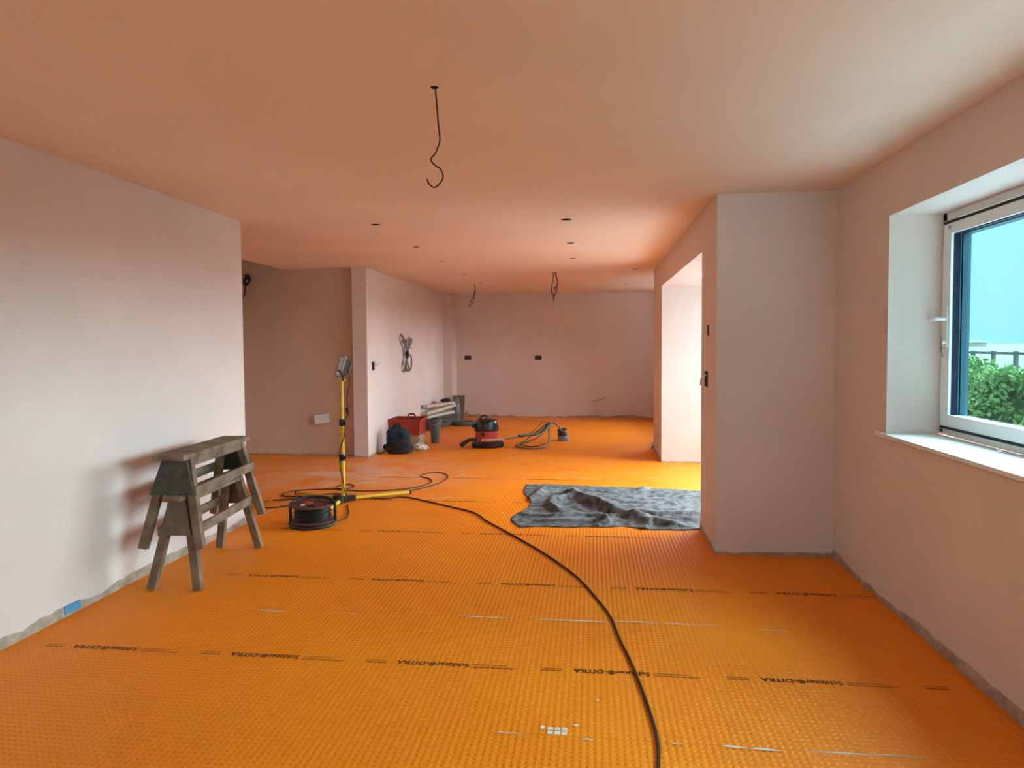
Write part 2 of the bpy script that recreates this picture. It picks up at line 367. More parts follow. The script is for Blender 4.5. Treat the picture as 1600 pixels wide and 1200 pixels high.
smear(-2.748, 5.45, .75, .007, 5, 99, math.pi/2)
rr = random.Random(3)
for k in range(26):
    x, y = rr.gauss(-2.3, .45), rr.gauss(7.0, .5)
    if x > -2.75: smear(x, y, rr.uniform(.08, .35), rr.uniform(.006, .02), 6 if y < YS[7] else 7, k, rr.uniform(.2, 1.3))
for k in range(16):
    smear(rr.uniform(-.9, .7), rr.uniform(6.8, 8.3), rr.uniform(.05, .3), rr.uniform(.004, .012), 7, 40+k, rr.uniform(-.2, .3))
for a in range(3):
    for b in range(2):
        if True:
            x = -.165+a*PIT; y = 2.381+b*PIT
            MB().box(x+.002, x+PIT-.004, y+.003, y+PIT-.003, -.0028, .0012).build('mortar_fill', mortar, strips[2])
MB().box(-.190, -.176, 2.415, 2.434, -.0028, .0012).build('mortar_fill', mortar, strips[2])

# ragged raw band where the plaster stops above the floor
def ragged(name, p, q, nrm, h0, h1, seed, label=None, step=.035):
    rr = random.Random(seed); p, q, nrm = Vector(p), Vector(q), Vector(nrm); L = (q-p).length; n = max(3, int(L/step)); v = []; f = []
    h = (h0+h1)/2
    for k in range(n+1):
        h = min(h1, max(h0, h+rr.uniform(-.5, .5)*(h1-h0)*.55)); c = p.lerp(q, k/n)
        th = .004+.003*rr.random()
        v += [c, c+nrm*th, c+nrm*th+Vector((0,0,h*.8)), c+Vector((0,0,h))]
    for k in range(n):
        a = 4*k; b = a+4; f += [(a+1, b+1, b+2, a+2), (a+2, b+2, b+3, a+3)]
    return struct(name, MB().add(v, f), raw, label)
ragged('trim_2', (XL, -2.4, 0), (XL, 5.05, 0), (1,0,0), .018, .060, 1, 'ragged raw edge below the plaster of the left wall')
ragged('trim_3', (XR, -2.4, 0), (XR, 4.60, 0), (-1,0,0), .018, .055, 2, 'ragged raw edge below the plaster of the window wall')
ragged('trim_4', (XP, 4.601, 0), (XR, 4.601, 0), (0,-1,0), .010, .028, 3, 'thin raw edge below the plaster of the near pier')
ragged('trim_5', (XP, 4.601, 0), (XP, 5.21, 0), (-1,0,0), .02, .05, 4)
ragged('trim_6', (-2.645, 13.0, 0), (XR, 13.0, 0), (0,-1,0), .01, .06, 5)
ragged('trim_7', (-5.1, 8.28, 0), (-3.0, 8.28, 0), (0,-1,0), .008, .022, 6)
ragged('trim_8', (-3.0, 8.18, 0), (-2.81, 8.18, 0), (0,-1,0), .012, .03, 7)
ragged('trim_9', (-2.81, 8.18, 0), (-2.81, 12.5, 0), (1,0,0), .015, .05, 8)
ragged('trim_10', (XP, 8.15, 0), (XR, 8.15, 0), (0,-1,0), .010, .022, 9)
ragged('trim_11', (XP, 8.15, 0), (XP, 9.15, 0), (-1,0,0), .02, .045, 10)
tag(MB().box(XL+.001, XL+.010, 3.16, 3.27, .012, .055).build('tape_scrap', bluetape), 'scrap of blue tape at the foot of the left wall', 'tape')

# ------------------------------------------------------------------ window in the right wall
win = bpy.data.objects.new('window_1', None); COL.objects.link(win); win.location = (1.85, 2.54, .94); tag(win, 'white framed window, its glass tinted cyan to tone down the daylight', None, kind='structure')
def wp(name, mb, m, par=win, **k):
    o = mb.build(name, m, None, **k); o.parent = par; o.matrix_parent_inverse = Matrix.Translation((-1.85, -2.54, -.94)) if par is win else par.matrix_parent_inverse.copy()
    return o
FX = 1.845
fr = MB().box(FX, FX+.07, WY1-.040, WY1, WZ0+.01, WZ1).box(FX, FX+.07, WY0, WY0+.04, WZ0+.01, WZ1).box(FX, FX+.07, WY0, WY1, WZ1-.042, WZ1).box(FX, FX+.07, WY0, WY1, WZ0, WZ0+.034).box(FX, FX+.07, 2.49, 2.56, WZ0, WZ1)
wp('window_frame', fr, white, bevel=.003)
for ya, yb in ((2.545, WY1-.030), (WY0+.03, 2.505)):
    z0, z1 = WZ0+.050, WZ1-.062; sw = .078; x0, x1 = FX-.012, FX+.058
    sash = MB().box(x0, x1, yb-sw, yb, z0, z1).box(x0, x1, ya, ya+sw, z0, z1).box(x0, x1, ya+sw, yb-sw, z1-sw*.72, z1).box(x0, x1, ya+sw, yb-sw, z0, z0+sw*.78)
    so = wp('sash', sash, white, bevel=.003)
    zg0, zg1, yg0, yg1 = z0+sw*.78, z1-sw*.72, ya+sw, yb-sw
    wp('gasket', MB().box(x0-.001, x0+.02, ya, yb, z1+.001, z1+.014).box(x0-.001, x0+.02, ya, yb, z0-.013, z0-.001), rubber)
    wp('inner_seal', MB().box(x0+.012, x1-.026, yg1-.004, yg1+.001, zg0, zg1).box(x0+.012, x1-.026, yg0, yg1, zg1-.004, zg1+.001), mat('navy_seal', (.008, .010, .035), .6))
    wp('spacer_bar', MB().box(x1-.018, x1+.02, yg1-.012, yg1+.001, zg0, zg1).box(x1-.030, x1+.02, yg0, yg0+.01, zg0, zg1).box(x1-.030, x1+.02, yg0, yg1, zg1-.008, zg1+.001), mat('teal_seal', (.05, .12, .16), .5))
    wp('glazing_bead', MB().box(x0-.0015, x0+.012, yg1-.002, yg1+.018, zg0-.018, zg1+.018).box(x0-.0015, x0+.012, yg0, yg1, zg0-.016, zg0+.002), sillm)
    wp('pane', MB().box(x1-.024, x1-.018, yg0, yg1, zg0, zg1), glass)
struct('window_sill', MB().box(XR-.022, FX, WY0-.08, WY1-.001, WZ0-.022, WZ0).box(XR-.022, XR, WY1-.002, WY1+.095, WZ0-.022, WZ0), sillm, 'white window board below the tinted window', bevel=.003)
hx = FX-.012
hd = thing('window_handle', (hx, 3.745, 1.50), 'white lever handle on the window sash', None); hd.parent = win; hd.matrix_parent_inverse = Matrix.Translation((-1.85, -2.54, -.94))
MB().box(-.008, 0, -.014, .014, -.115, .10).build('backplate', white, hd, bevel=.003)
MB().tube([(-.004, 0, .035), (-.040, 0, .035), (-.05, .012, .035), (-.052, .075, .033)], .009, 8, 4).build('lever', white, hd, smooth=True)
k = MB().lathe([(.009, 0), (.009, .02)], (0,0,0), 12).build('cap', white, hd, smooth=True); k.rotation_euler = (0, -math.pi/2, 0); k.location = (-.004, .0, -.085)
ky = thing('window_key', (hx-.024, 3.745, 1.415), 'small metal key hanging from the window lock', 'key')
MB().tube([(0, 0, .012), (-.004, .006, -.005), (0, 0, -.02)], .002, 6, 3).build('key_ring', steelkey, ky)
MB().lathe([(.002, -.048), (.011, -.044), (.013, -.03), (.010, -.02), (.003, -.016)], (0,.008,0), 12, sx=.25).build('bow', steelkey, ky, smooth=True)
MB().bar((0, .004, -.045), (0, -.012, -.075), .003, .007).build('blade', steelkey, ky)
k = MB().lathe([(.011, 0), (.011, .004), (.008, .006)], (0,0,0), 14).build('screw_cap', mat('grey_cap', (.38, .40, .39), .5), win, loc=(FX-.013, 3.735, WZ1-.085)); k.rotation_euler = (0, -math.pi/2, 0); k.matrix_parent_inverse = Matrix.Translation((-1.85, -2.54, -.94))
tag(MB().lathe([(.012, 0), (.012, .01), (.007, .014)], (0,0,0), 12).build('sill_clip', white, loc=(FX-.055, 3.19, WZ0)), 'small white clip lying on the window board', 'clip')

# glazed doors in the deep opening (out of sight behind the near pier)
dr = bpy.data.objects.new('door_1', None); COL.objects.link(dr); dr.location = (1.86, 6.68, 0); tag(dr, 'glazed garden doors in the deep opening', None, kind='structure')
m_ = MB().box(-.03, .03, -1.465, -1.40, .0, 2.09).box(-.03, .03, 1.40, 1.465, .0, 2.09).box(-.03, .03, -1.40, 1.40, 2.03, 2.09).box(-.03, .03, -1.40, 1.40, 0, .06).box(-.03, .03, -.04, .04, .06, 2.03)
m_.build('door_frame', white, dr)
for a, b in ((-1.40, -.04), (.04, 1.40)): MB().box(-.004, .004, a, b, .06, 2.03).build('pane', glass_c, dr)
dw = bpy.data.objects.new('added_window_2', None); COL.objects.link(dw); dw.location = (-.6, -2.55, .1); tag(dw, 'unseen glazed end added behind the camera to let in daylight', None, kind='structure')  # made-up glazing, put in to light the room from behind
MB().box(-1.6, -1.54, -.03, .03, 0, 2.05).box(1.54, 1.6, -.03, .03, 0, 2.05).box(-1.54, 1.54, -.03, .03, 1.99, 2.05).box(-1.54, 1.54, -.03, .03, 0, .06).box(-.03, .03, -.03, .03, .06, 1.99).build('window_frame', white, dw)
for a, b in ((-1.54, -.03), (.03, 1.54)): MB().box(a, b, -.004, .004, .06, 1.99).build('pane', glass_c, dw)

k3 = bpy.data.objects.new('added_window_3', None); COL.objects.link(k3); k3.location = (1.85, 10.95, .95); tag(k3, 'unseen kitchen window added behind the far pier to let in daylight', None, kind='structure')  # made-up window, put in to brighten the kitchen end
MB().box(-.03, .03, -1.25, -1.18, 0, 1.15).box(-.03, .03, 1.18, 1.25, 0, 1.15).box(-.03, .03, -1.18, 1.18, 0, .07).box(-.03, .03, -1.18, 1.18, 1.08, 1.15).box(-.03, .03, -.035, .035, .07, 1.08).build('window_frame', white, k3)
for a, b in ((-1.18, -.035), (.035, 1.18)): MB().box(-.004, .004, a, b, .07, 1.08).build('pane', glass_c, k3)

# ------------------------------------------------------------------ outside
struct('ground', MB().box(-300, 500, -300, 600, -.6, -.25), grass, 'pale open field beyond the garden')
struct('terrace', MB().box(2.0, 4.6, -4, 12, -.25, -.10), paving)
def hedge(x0, x1, y0, y1, h, n, seed):
    rs = np.random.RandomState(seed); V = []; Fc = []
    ys = rs.uniform(y0, y1, n); u = rs.uniform(0, 1, n)
    top = h*(.86+.14*np.sin(ys*2.1+1)*np.sin(ys*.83)+.05*rs.randn(n)*.6)
    face = rs.rand(n) < .55
    x = np.where(face, x0+np.abs(rs.randn(n))*.12, rs.uniform(x0, x1, n)); z = np.where(face, -.25+u*(top+.25), top-np.abs(rs.randn(n))*.10)
    x += .12*np.sin(ys*3.3+z*4)
    P = np.stack([x, ys, z], 1); s = rs.uniform(.035, .075, n)
    a = rs.randn(n, 3); a /= np.linalg.norm(a, axis=1)[:, None]; b = np.cross(a, rs.randn(n, 3)); b /= np.linalg.norm(b, axis=1)[:, None]
    q = np.stack([P-a*s[:, None], P-b*s[:, None]*.5, P+a*s[:, None], P+b*s[:, None]*.5], 1).reshape(-1, 3)
    me = bpy.data.meshes.new('hedge'); me.from_pydata(q.tolist(), [], (np.arange(n*4).reshape(-1, 4)).tolist()); me.materials.append(leafm); return me
hg = thing('hedge', (6.9, 12, -.25), 'long green leafy hedge outside the window', 'hedge')
o = bpy.data.objects.new('foliage', hedge(6.5, 7.4, 2, 24, 1.12, 26000, 4)); COL.objects.link(o); o.parent = hg; o.location = (-6.9, -12, .25); o['kind'] = 'stuff'
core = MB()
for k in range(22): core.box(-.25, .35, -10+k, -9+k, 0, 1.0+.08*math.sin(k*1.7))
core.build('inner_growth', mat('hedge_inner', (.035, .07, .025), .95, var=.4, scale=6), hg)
fn = thing('garden_fence', (11, 17, -.25), 'low post and rail fence beyond the hedge', 'fence')
for k in range(24): MB().box(-.04, .04, -12.05+k, -11.95+k, 0, 1.42).build('post', fencem, fn)
for z in (1.36, .8): MB().box(-.05, .05, -12.2, 11.2, z-.035, z+.035).build('rail', fencem, fn)
hs = thing('distant_house', (134, 258, -.25), 'cream house far beyond the fence', 'house')
MB().box(-4, 4, -3, 3, 0, 1.5).prism([(-3, 1.5), (3, 1.5), (0, 2.5)], 'x', -4, 4).build('wall', render_w, hs)
MB().add([(-4.2,-3.3,1.4),(4.2,-3.3,1.4),(4.2,0,2.62),(-4.2,0,2.62),(-4.2,3.3,1.4),(4.2,3.3,1.4)], [(0,1,2,3),(3,2,5,4)]).build('roof', tile, hs)

# ------------------------------------------------------------------ sawhorses
def sawhorse(loc, rz, label, plank_w, vt, vf, gus, wider, ap):
    t = thing('sawhorse', loc, label, 'sawhorse', 'stacked sawhorses by the left wall', rz)
    h = .553; ut, uf = .325, .415
    MB().box(-plank_w/2, plank_w/2, -.435, .425, h-.032, h).build('top_plank', wood, t, bevel=.004)
    for sv in (-1, 1):
        for su in (-1, 1):
            f = Vector((sv*vf, su*uf, .005)); p = Vector((sv*vt, su*ut, h-.032))
            MB().bar(f, p, .050, .040, (0,1,0)).build('leg', wood, t, bevel=.003)
        # long rail nailed outside the legs
        zr = .345; k = (zr-.005)/(h-.037); v = sv*(vf+(vt-vf)*k+.030); u = uf+(ut-uf)*k
        MB().bar((v, -u-.03, zr-.01), (v, u+.045, zr+.005), .020, .058).build('side_rail', wood, t, bevel=.003)
        zr = h-.034-ap/2; v = sv*(vt+.012)
        MB().bar((v, -ut, zr), (v, ut+.02, zr), .02, ap).build('apron', wood, t, bevel=.003)
    for su in (-1, 1):
        z0, z1 = .318, h-.033; k0 = (z0)/(h-.037); k1 = z1/(h-.037); e = .018*wider
        a = vf+(vt-vf)*k0+e; b = vf+(vt-vf)*k1+e*.4
        y0 = su*(uf+(ut-uf)*k0+.034); y1 = su*(ut+.030)
        v = []
        for dy in (0, su*.012):
            v += [(-a, y0+dy, z0), (a, y0+dy, z0), (b, y1+dy, z1), (-b, y1+dy, z1)]
        MB().add(v, [(0,1,2,3),(7,6,5,4),(0,4,5,1),(1,5,6,2),(2,6,7,3),(3,7,4,0)]).build('end_gusset', gus, t)
    return t
sawhorse((-2.437, 4.005, 0), math.radians(4.0), 'lower weathered sawhorse standing on the orange floor with brown end panel', .105, .040, .140, wood_b, 1, .022)
sawhorse((-2.452, 4.012, .2355), math.radians(3.6), 'upper weathered sawhorse with wide plank top, stacked on the other one', .190, .062, .172, wood_d, 1.6, .046)

# ------------------------------------------------------------------ tripod work light
wl = thing('work_light', (-2.235, 5.80, 0), 'yellow tripod work light with black floodlight head', 'work light')
MB().tube([(0,0,.03), (0,0,.735)], .0185, 14).build('lower_tube', yellow, wl, smooth=True)
MB().tube([(0,0,.735), (.004,0,1.12)], .0135, 14).build('upper_tube', yellow, wl, smooth=True)
for z in (.41, .725):
    MB().lathe([(.024, -.03), (.026, -.02), (.026, .02), (.023, .03)], (0,0,z), 16).build('collar', black, wl, smooth=True)
    MB().bar((.02, -.01, z), (.045, -.015, z), .018, .022).build('clamp_knob', black, wl, bevel=.002)
hb = MB().box(-.035, .035, -.035, .035, .005, .06).build('hub', black, wl, bevel=.006)
for e, ln in (((.505, .375), 1), ((-.55, .25), 1), ((.0, -.47), 1)):
    d = Vector((e[0], e[1], 0)); n = d.normalized()
    MB().bar((n.x*.03, n.y*.03, .033), (n.x*.11, n.y*.11, .032), .046, .046).build('leg_clamp', black, wl, bevel=.004)
    lg = MB().tube([(n.x*.05, n.y*.05, .031), (d.x, d.y, .019)], .0165, 12).build('leg', yellow, wl, smooth=True)
    MB().tube([(d.x, d.y, .0185), (d.x+n.x*.018, d.y+n.y*.018, .018)], .0180, 12).build('end_cap', black, lg, smooth=True)
MB().bar((-.03, 0, 1.12), (.035, 0, 1.108), .03, .02).build('top_bracket', yellow, wl, bevel=.003)
hdm = bpy.data.objects.new('lamp_head', None)
hp = Matrix.Translation((.012, 0, 1.225)) @ Matrix.Rotation(math.radians(18), 4, 'Y') @ Matrix.Rotation(math.radians(40), 4, 'Z') @ Matrix.Diagonal((1, .66, 1, 1))
def head(name, mb, m, **k):
    o = mb.build(name, m, wl, **k); o.matrix_local = hp; return o
hbx = head('lamp_housing', MB().add([(-.010,-.085,-.10),(-.010,.085,-.10),(-.010,.085,.10),(-.010,-.085,.10),(.045,-.05,-.07),(.045,.05,-.07),(.045,.05,.07),(.045,-.05,.07)],
     [(0,1,2,3),(7,6,5,4),(0,4,5,1),(1,5,6,2),(2,6,7,3),(3,7,4,0)]), black, bevel=.006)
head('lamp_rim', MB().box(-.028,-.008,-.095,.095,-.108,-.085).box(-.028,-.008,-.095,.095,.085,.108).box(-.028,-.008,-.095,-.072,-.085,.085).box(-.028,-.008,.072,.095,-.085,.085), mat('aluminium_rim', (.35,.36,.37), .4, metal=.3), bevel=.003)
head('lamp_glass', MB().box(-.022,-.012,-.072,.072,-.085,.085), lens)
head('cooling_fin', MB().box(.03,.058,-.03,-.024,-.06,.06).box(.03,.058,-.012,-.006,-.06,.06).box(.03,.058,.006,.012,-.06,.06).box(.03,.058,.024,.03,-.06,.06), black)
MB().tube([(-.005,-.075,1.20),(.03,-.07,1.17),(.03,-.03,1.115),(.02,0,1.105)], .008, 8, 4).build('yoke', black, wl, smooth=True)
MB().tube([(.055,0,1.20), (.078,-.01,1.15), (.075,-.012,1.05), (.055,-.01,.95), (.060,-.01,.87), (.058,-.01,.80), (.034,-.01,.75), (.0235,-.012,.60), (-.012,-.024,.50), (-.022,-.018,.40), (-.012,-.026,.30), (.012,-.026,.20), (.022,-.018,.10), (.03,.03,.06)], .0045, 8, 6).build('lamp_cable', rubber, wl, smooth=True)
MB().bar((.048, -.01, .86), (.058, -.01, .80), .022, .022, w2=.014, d2=.014).build('cable_plug', rubber, wl, bevel=.003)

# ------------------------------------------------------------------ cable reel
rl = thing('cable_reel', (-2.20, 5.05, 0), 'dark red cable reel wound with black cable beside the tripod', 'cable reel', None, math.radians(6))
MB().lathe([(.168, .028), (.172, .032), (.172, .040), (.165, .044), (.06, .046)], (0,0,0), 36).build('lower_flange', oxide, rl, smooth=True)
prof = [(.06, .045)]
for k in range(9):
    z = .05+k*.0108; rr_ = .136+.004*((k*7) % 3); prof += [(rr_-.004, z), (rr_+.002, z+.0035), (rr_+.002, z+.0065), (rr_-.004, z+.0095)]
prof += [(.06, .152)]
MB().lathe(prof, (0,0,0), 36).build('wound_cable', winding, rl, smooth='all')
fl = MB().lathe([(.06, .150), (.162, .152), (.170, .156), (.170, .164), (.160, .168), (.10, .162), (.06, .166)], (0,0,0), 36).build('upper_flange', oxide, rl, smooth=True)
for x, y in ((.0, -.06), (.035, -.065), (.11, -.03)): MB().lathe([(.017, .160), (.017, .171), (.012, .173)], (x, y, 0), 14).build('socket', black, fl, smooth=True)
MB().lathe([(.045, .163), (.045, .176), (.03, .18)], (-.045, .02, 0), 18).build('hub_cap', redc, rl, smooth=True)
MB().bar((-.075, -.06, .168), (-.045, -.05, .169), .035, .006).build('rating_label', white, rl)
# carrying frame: one bent tube
path = [(-.178, 0, .075), (-.178, 0, .03), (-.165, -.055, .013), (-.10, -.14, .013), (0, -.175, .013), (.10, -.14, .013), (.165, -.055, .013), (.178, 0, .03), (.178, 0, .075), (.178, 0, .135),
        (.170, .02, .172), (.12, .09, .182), (.03, .13, .190), (-.06, .12, .192), (-.13, .07, .186), (-.172, .015, .17), (-.178, 0, .135)]
MB().tube(path, .0125, 10, 5, closed=True).build('frame', black, rl, smooth=True)
MB().tube([(.165, .055, .012), (.10, .14, .012), (0, .17, .012), (-.10, .14, .012), (-.165, .055, .012), (-.165, -.055, .012)], .009, 8, 4).build('rear_foot', black, rl, smooth=True)
MB().tube([(-.115, -.07, .15), (-.117, -.075, .11)], .004, 6).build('crank_pin', copper, rl)

# cords on the floor
def cord(name, pts, r, m, label, cat='cord'):
    P = [(x, y, (z[0] if z else r)) for x, y, *z in pts]
    return tag(MB().tube(P, r, 8, 8).build(name, m, smooth=True), label, cat)
cord('extension_cord', [(-2.90,5.79),(-2.70,5.88),(-2.52,6.07),(-2.38,6.10),(-2.30,6.03),(-2.12,5.985,.009),(-1.96,5.93,.012),(-1.88,5.96),(-1.738,6.03),(-1.5,5.895),(-1.254,5.719),(-1.1,5.61),(-.991,5.52),(-.90,5.38),(-.843,5.267),(-.591,4.892),(-.324,4.475),(-.099,4.046),(.033,3.671),(.096,3.435),(.129,3.197),(.168,2.973),(.204,2.702),(.224,2.496),(.229,2.355),(.219,2.228),(.19,2.0),(.10,1.7),(-.1,1.2)], .0065, cordm, 'long dark cord snaking from the tripod across the floor towards the camera')
cord('looped_cord', [(-2.26,6.00),(-2.13,6.03,.010),(-1.95,6.09,.009),(-1.78,6.28),(-1.66,6.45),(-1.56,6.66),(-1.525,6.95),(-1.606,7.18),(-1.737,7.25),(-1.842,7.10),(-1.81,6.98),(-1.708,6.90),(-1.645,6.70),(-1.72,6.50),(-1.89,6.34),(-2.173,6.25),(-2.378,6.27),(-2.505,6.33),(-2.53,6.46),(-2.45,6.54),(-2.365,6.43),(-2.40,6.30,.016),(-2.60,6.30),(-2.79,6.25),(-2.90,6.17),(-2.939,6.06),(-2.87,5.96),(-2.66,5.93,.007),(-2.56,5.78)], .0055, cordm, 'thin brown cord looping over the floor behind the tripod')
cord('reel_tail_cord', [(-2.49,5.93),(-2.60,5.74),(-2.706,5.57),(-2.836,5.52),(-2.94,5.56),(-2.975,5.66),(-2.93,5.77)], .0055, cordm, 'short cord loop between the reel and the sawhorses')
cord('lead_cord', [(-2.16,5.70),(-2.10,5.56),(-2.035,5.40),(-2.005,5.27),(-2.03,5.17),(-2.06,5.13)], .005, cordm, 'short cord arc on the right side of the reel')

# ------------------------------------------------------------------ grey dust sheet
outline_top = [(-.665,6.70),(-.42,6.72),(-.034,6.69),(.30,6.66),(.60,6.64),(1.03,6.56),(1.45,6.5)]
outline_bot = [(-.535,5.10),(-.26,5.16),(.05,5.18),(.25,5.20),(.50,5.145),(.72,5.16),(1.30,5.34)]
def lerp_poly(P, t):
    x = t*(len(P)-1); i = min(int(x), len(P)-2); f = x-i; return (P[i][0]*(1-f)+P[i+1][0]*f, P[i][1]*(1-f)+P[i+1][1]*f)
folds = [([(-.22,6.28),(-.05,6.02),(.12,5.72),(.26,5.52),(.42,5.33),(.60,5.26)], .068, .06), ([(.38,5.62),(.52,5.56),(.66,5.60),(.80,5.60),(1.1,5.66)], .042, .045),
         ([(.30,5.40),(.55,5.42),(.80,5.40),(1.05,5.45)], .038, .045), ([(-.48,6.42),(-.56,6.12),(-.62,5.85)], .05, .035), ([(-.20,6.16),(-.36,6.0),(-.38,5.82),(-.30,5.62)], .06, .035),
         ([(-.56,5.50),(-.30,5.42),(-.05,5.50),(.15,5.46)], .035, .05), ([(-.10,5.95),(.05,5.80),(.15,5.60)], .04, .03), ([(-.40,5.30),(-.1,5.31),(.15,5.33)], .025, .05),
         ([(.48,6.53),(.54,6.62)], .06, .035), ([(.0,6.45),(.25,6.35),(.45,6.40)], .018, .06), ([(.25,6.05),(.45,5.95),(.7,6.0)], .018, .05), ([(.05,5.22),(.12,5.28),(.1,5.36)], .05, .03), ([(.40,5.17),(.44,5.24)], .05, .025)]
def dseg(p, poly):
    best = 9; sd = 1
    for a, b in zip(poly[:-1], poly[1:]):
        ax, ay = a; bx, by = b; dx, dy = bx-ax, by-ay; t = max(0, min(1, ((p[0]-ax)*dx+(p[1]-ay)*dy)/(dx*dx+dy*dy)))
        ex, ey = p[0]-ax-dx*t, p[1]-ay-dy*t; d = math.hypot(ex, ey)
        if d < best: best = d; sd = dx*ey-dy*ex
    return best, sd
from mathutils import noise
NU, NV = 150, 90; V = []; Fc = []
for j in range(NV+1):
    for i in range(NU+1):
        u, v = i/NU, j/NV
        tx, ty = lerp_poly(outline_top, u); bx, by = lerp_poly(outline_bot, u)
        x = bx+(tx-bx)*v; y = by+(ty-by)*v
        x += (-.10*math.exp(-((v-.16)/.13)**2)+.06*math.exp(-((v-.52)/.16)**2)-.02*math.exp(-((v-.78)/.12)**2))*max(0, 1-u*6)
        y += .022*math.sin(u*23)*math.sin(u*7+1)*(1-v)**3
        z = .012+.010*noise.noise(Vector((x*3, y*3, 1)))+.008*noise.noise(Vector((x*9, y*9, 4)))+.004*noise.noise(Vector((x*22, y*22, 7)))
        for pl, hh, wd in folds:
            d, sd = dseg((x, y), pl); ww = wd*(1.5 if sd > 0 else .8); g = math.exp(-(d/ww)**2); z += hh*g*(.85+.3*noise.noise(Vector((x*6, y*6, hh*50))))
            if g > .2: y -= .02*g
        e = min(u*5, v*8, (1-v)*8, 1); z = max(.006, z*(.25+.75*min(1, max(e, .25)*1.2)))
        V.append((x, y, z))
for j in range(NV):
    for i in range(NU): a = j*(NU+1)+i; Fc.append((a, a+1, a+NU+2, a+NU+1))
sh = MB().add(V, Fc).build('dust_sheet', felt, smooth='all'); sm = sh.modifiers.new('thick', 'SOLIDIFY'); sm.thickness = .006; sm.offset = -1
tag(sh, 'crumpled mottled grey felt dust sheet on the floor before the bright opening', 'dust sheet')

# ------------------------------------------------------------------ tools by the kitchen wall
cb = thing('cardboard_box', (-2.59, 9.22, 0), 'brown cardboard box underneath the red crate', 'box')
MB().box(-.205, .205, -.20, .20, 0, .165).build('body', card, cb, bevel=.004)
MB().add([(.206,-.19,.165),(.206,.19,.165),(.235,.19,.10),(.235,-.19,.10)], [(0,1,2,3)]).build('flap', card, cb)
rc = thing('red_crate', (-2.585, 9.22, .166), 'open red plastic crate with a carrying handle, on the cardboard box', 'crate')
a, b, c, d = .205, .20, .225, .215; hh = .225; th = .012
def crate_wall(mbx, p, q, p2, q2, inn):
    P = [Vector(k) for k in (p, q, q2, p2)]; n = Vector(inn)*th
    return mbx.add(P+[k+n for k in P], [(0,1,2,3),(7,6,5,4),(0,4,5,1),(1,5,6,2),(2,6,7,3),(3,7,4,0)])
for p, q, p2, q2, n in (((-a,-b,0),(a,-b,0),(-c,-d,hh),(c,-d,hh),(0,1,0)), ((a,-b,0),(a,b,0),(c,-d,hh),(c,d,hh),(-1,0,0)), ((-a,b,0),(a,b,0),(-c,d,hh),(c,d,hh),(0,-1,0)), ((-a,-b,0),(-a,b,0),(-c,-d,hh),(-c,d,hh),(1,0,0))):
    crate_wall(MB(), p, q, p2, q2, n).build('side_panel', redc, rc)
MB().box(-a, a, -b, b, 0, .012).build('base', redc, rc)
MB().box(-c-.008, c+.008, -d-.008, -d+.012, hh-.03, hh).box(-c-.008, c+.008, d-.012, d+.008, hh-.03, hh).box(-c-.008, -c+.012, -d, d, hh-.03, hh).box(c-.012, c+.008, -d, d, hh-.03, hh).build('rim', redc, rc)
for zz in (.06, .12): MB().box(-.15, .15, -d+.002-.008*(1-zz/.225)*-1, -d+.008, zz, zz+.02).build('rib', redc, rc)
tb = thing('hand_tool', (-2.54, 9.25, .18), 'dark looped tool handle sticking up out of the red crate', 'tool')
MB().tube([(-.05,0,.02), (-.055,0,.20), (-.04,0,.255), (0,0,.265), (.04,0,.255), (.055,0,.20), (.05,0,.02)], .011, 8, 5).build('loop', oxide, tb, smooth=True)
MB().box(-.12, .12, -.05, .05, 0, .05).build('body', darkbag, tb, bevel=.01)
bk = thing('bucket', (-2.255, 9.48, 0), 'narrow dark grey bucket standing beside the red crate', 'bucket')
MB().lathe([(.058, 0), (.060, .01), (.085, .335), (.090, .337), (.090, .35), (.080, .35), (.055, .02), (.02, .02)], (0,0,0), 24).build('body', bucketm, bk, smooth=True)
MB().tube([(-.088,0,.33), (-.07,-.05,.29), (0,-.085,.27), (.07,-.05,.29), (.088,0,.33)], .003, 6, 5).build('handle', grey, bk)
MB().lathe([(.02,.25),(.05,.30),(.06,.34),(.04,.365),(.01,.37)], (-.01,0,0), 9).build('rag', bluebag, bk, smooth=True)
# tool bag
def blob(c, r, seed, amp=.12, n=2, sq=None, freq=2.2):
    bm = bmesh.new(); bmesh.ops.create_icosphere(bm, subdivisions=n+1, radius=1)
    for v in bm.verts:
        p = v.co.copy()
        if sq: p = Vector([math.copysign(abs(k)**sq, k) for k in p])
        k = 1+amp*noise.noise(p*freq+Vector((seed*3.1, seed, 0)))+amp*.4*noise.noise(p*freq*2.7+Vector((0, seed, 9)))
        v.co = Vector((p.x*r[0]*k+c[0], p.y*r[1]*k+c[1], max(c[2]-r[2], p.z*r[2]*k+c[2])))
    mb = MB().add([v.co[:] for v in bm.verts], [[v.index for v in f.verts] for f in bm.faces]); bm.free(); return mb
bg_ = thing('tool_bag', (-2.53, 8.54, 0), 'dark blue and black tool bag in front of the red crate', 'bag')
blob((.01, .02, .065), (.175, .13, .065), 1, .06, 3, .55).build('base', darkbag, bg_, smooth='all')
blob((-.01, .03, .19), (.150, .105, .135), 2, .14, 3, .62).build('body', bluebag, bg_, smooth='all')
blob((-.03, .05, .30), (.075, .05, .06), 3, .3, 2, .8).build('top_pocket', bluebag, bg_, smooth='all')
blob((-.145, -.02, .085), (.05, .06, .045), 4, .2, 2).build('side_pouch', bluebag, bg_, smooth='all')
MB().tube([(-.06,.03,.34), (-.05,.02,.375), (0,.02,.385), (.02,.03,.35)], .009, 8, 5).build('grab_handle', darkbag, bg_, smooth=True)
blob((.04, -.085, .14), (.085, .035, .06), 6, .2, 2, .6).build('front_pocket', darkbag, bg_, smooth='all')
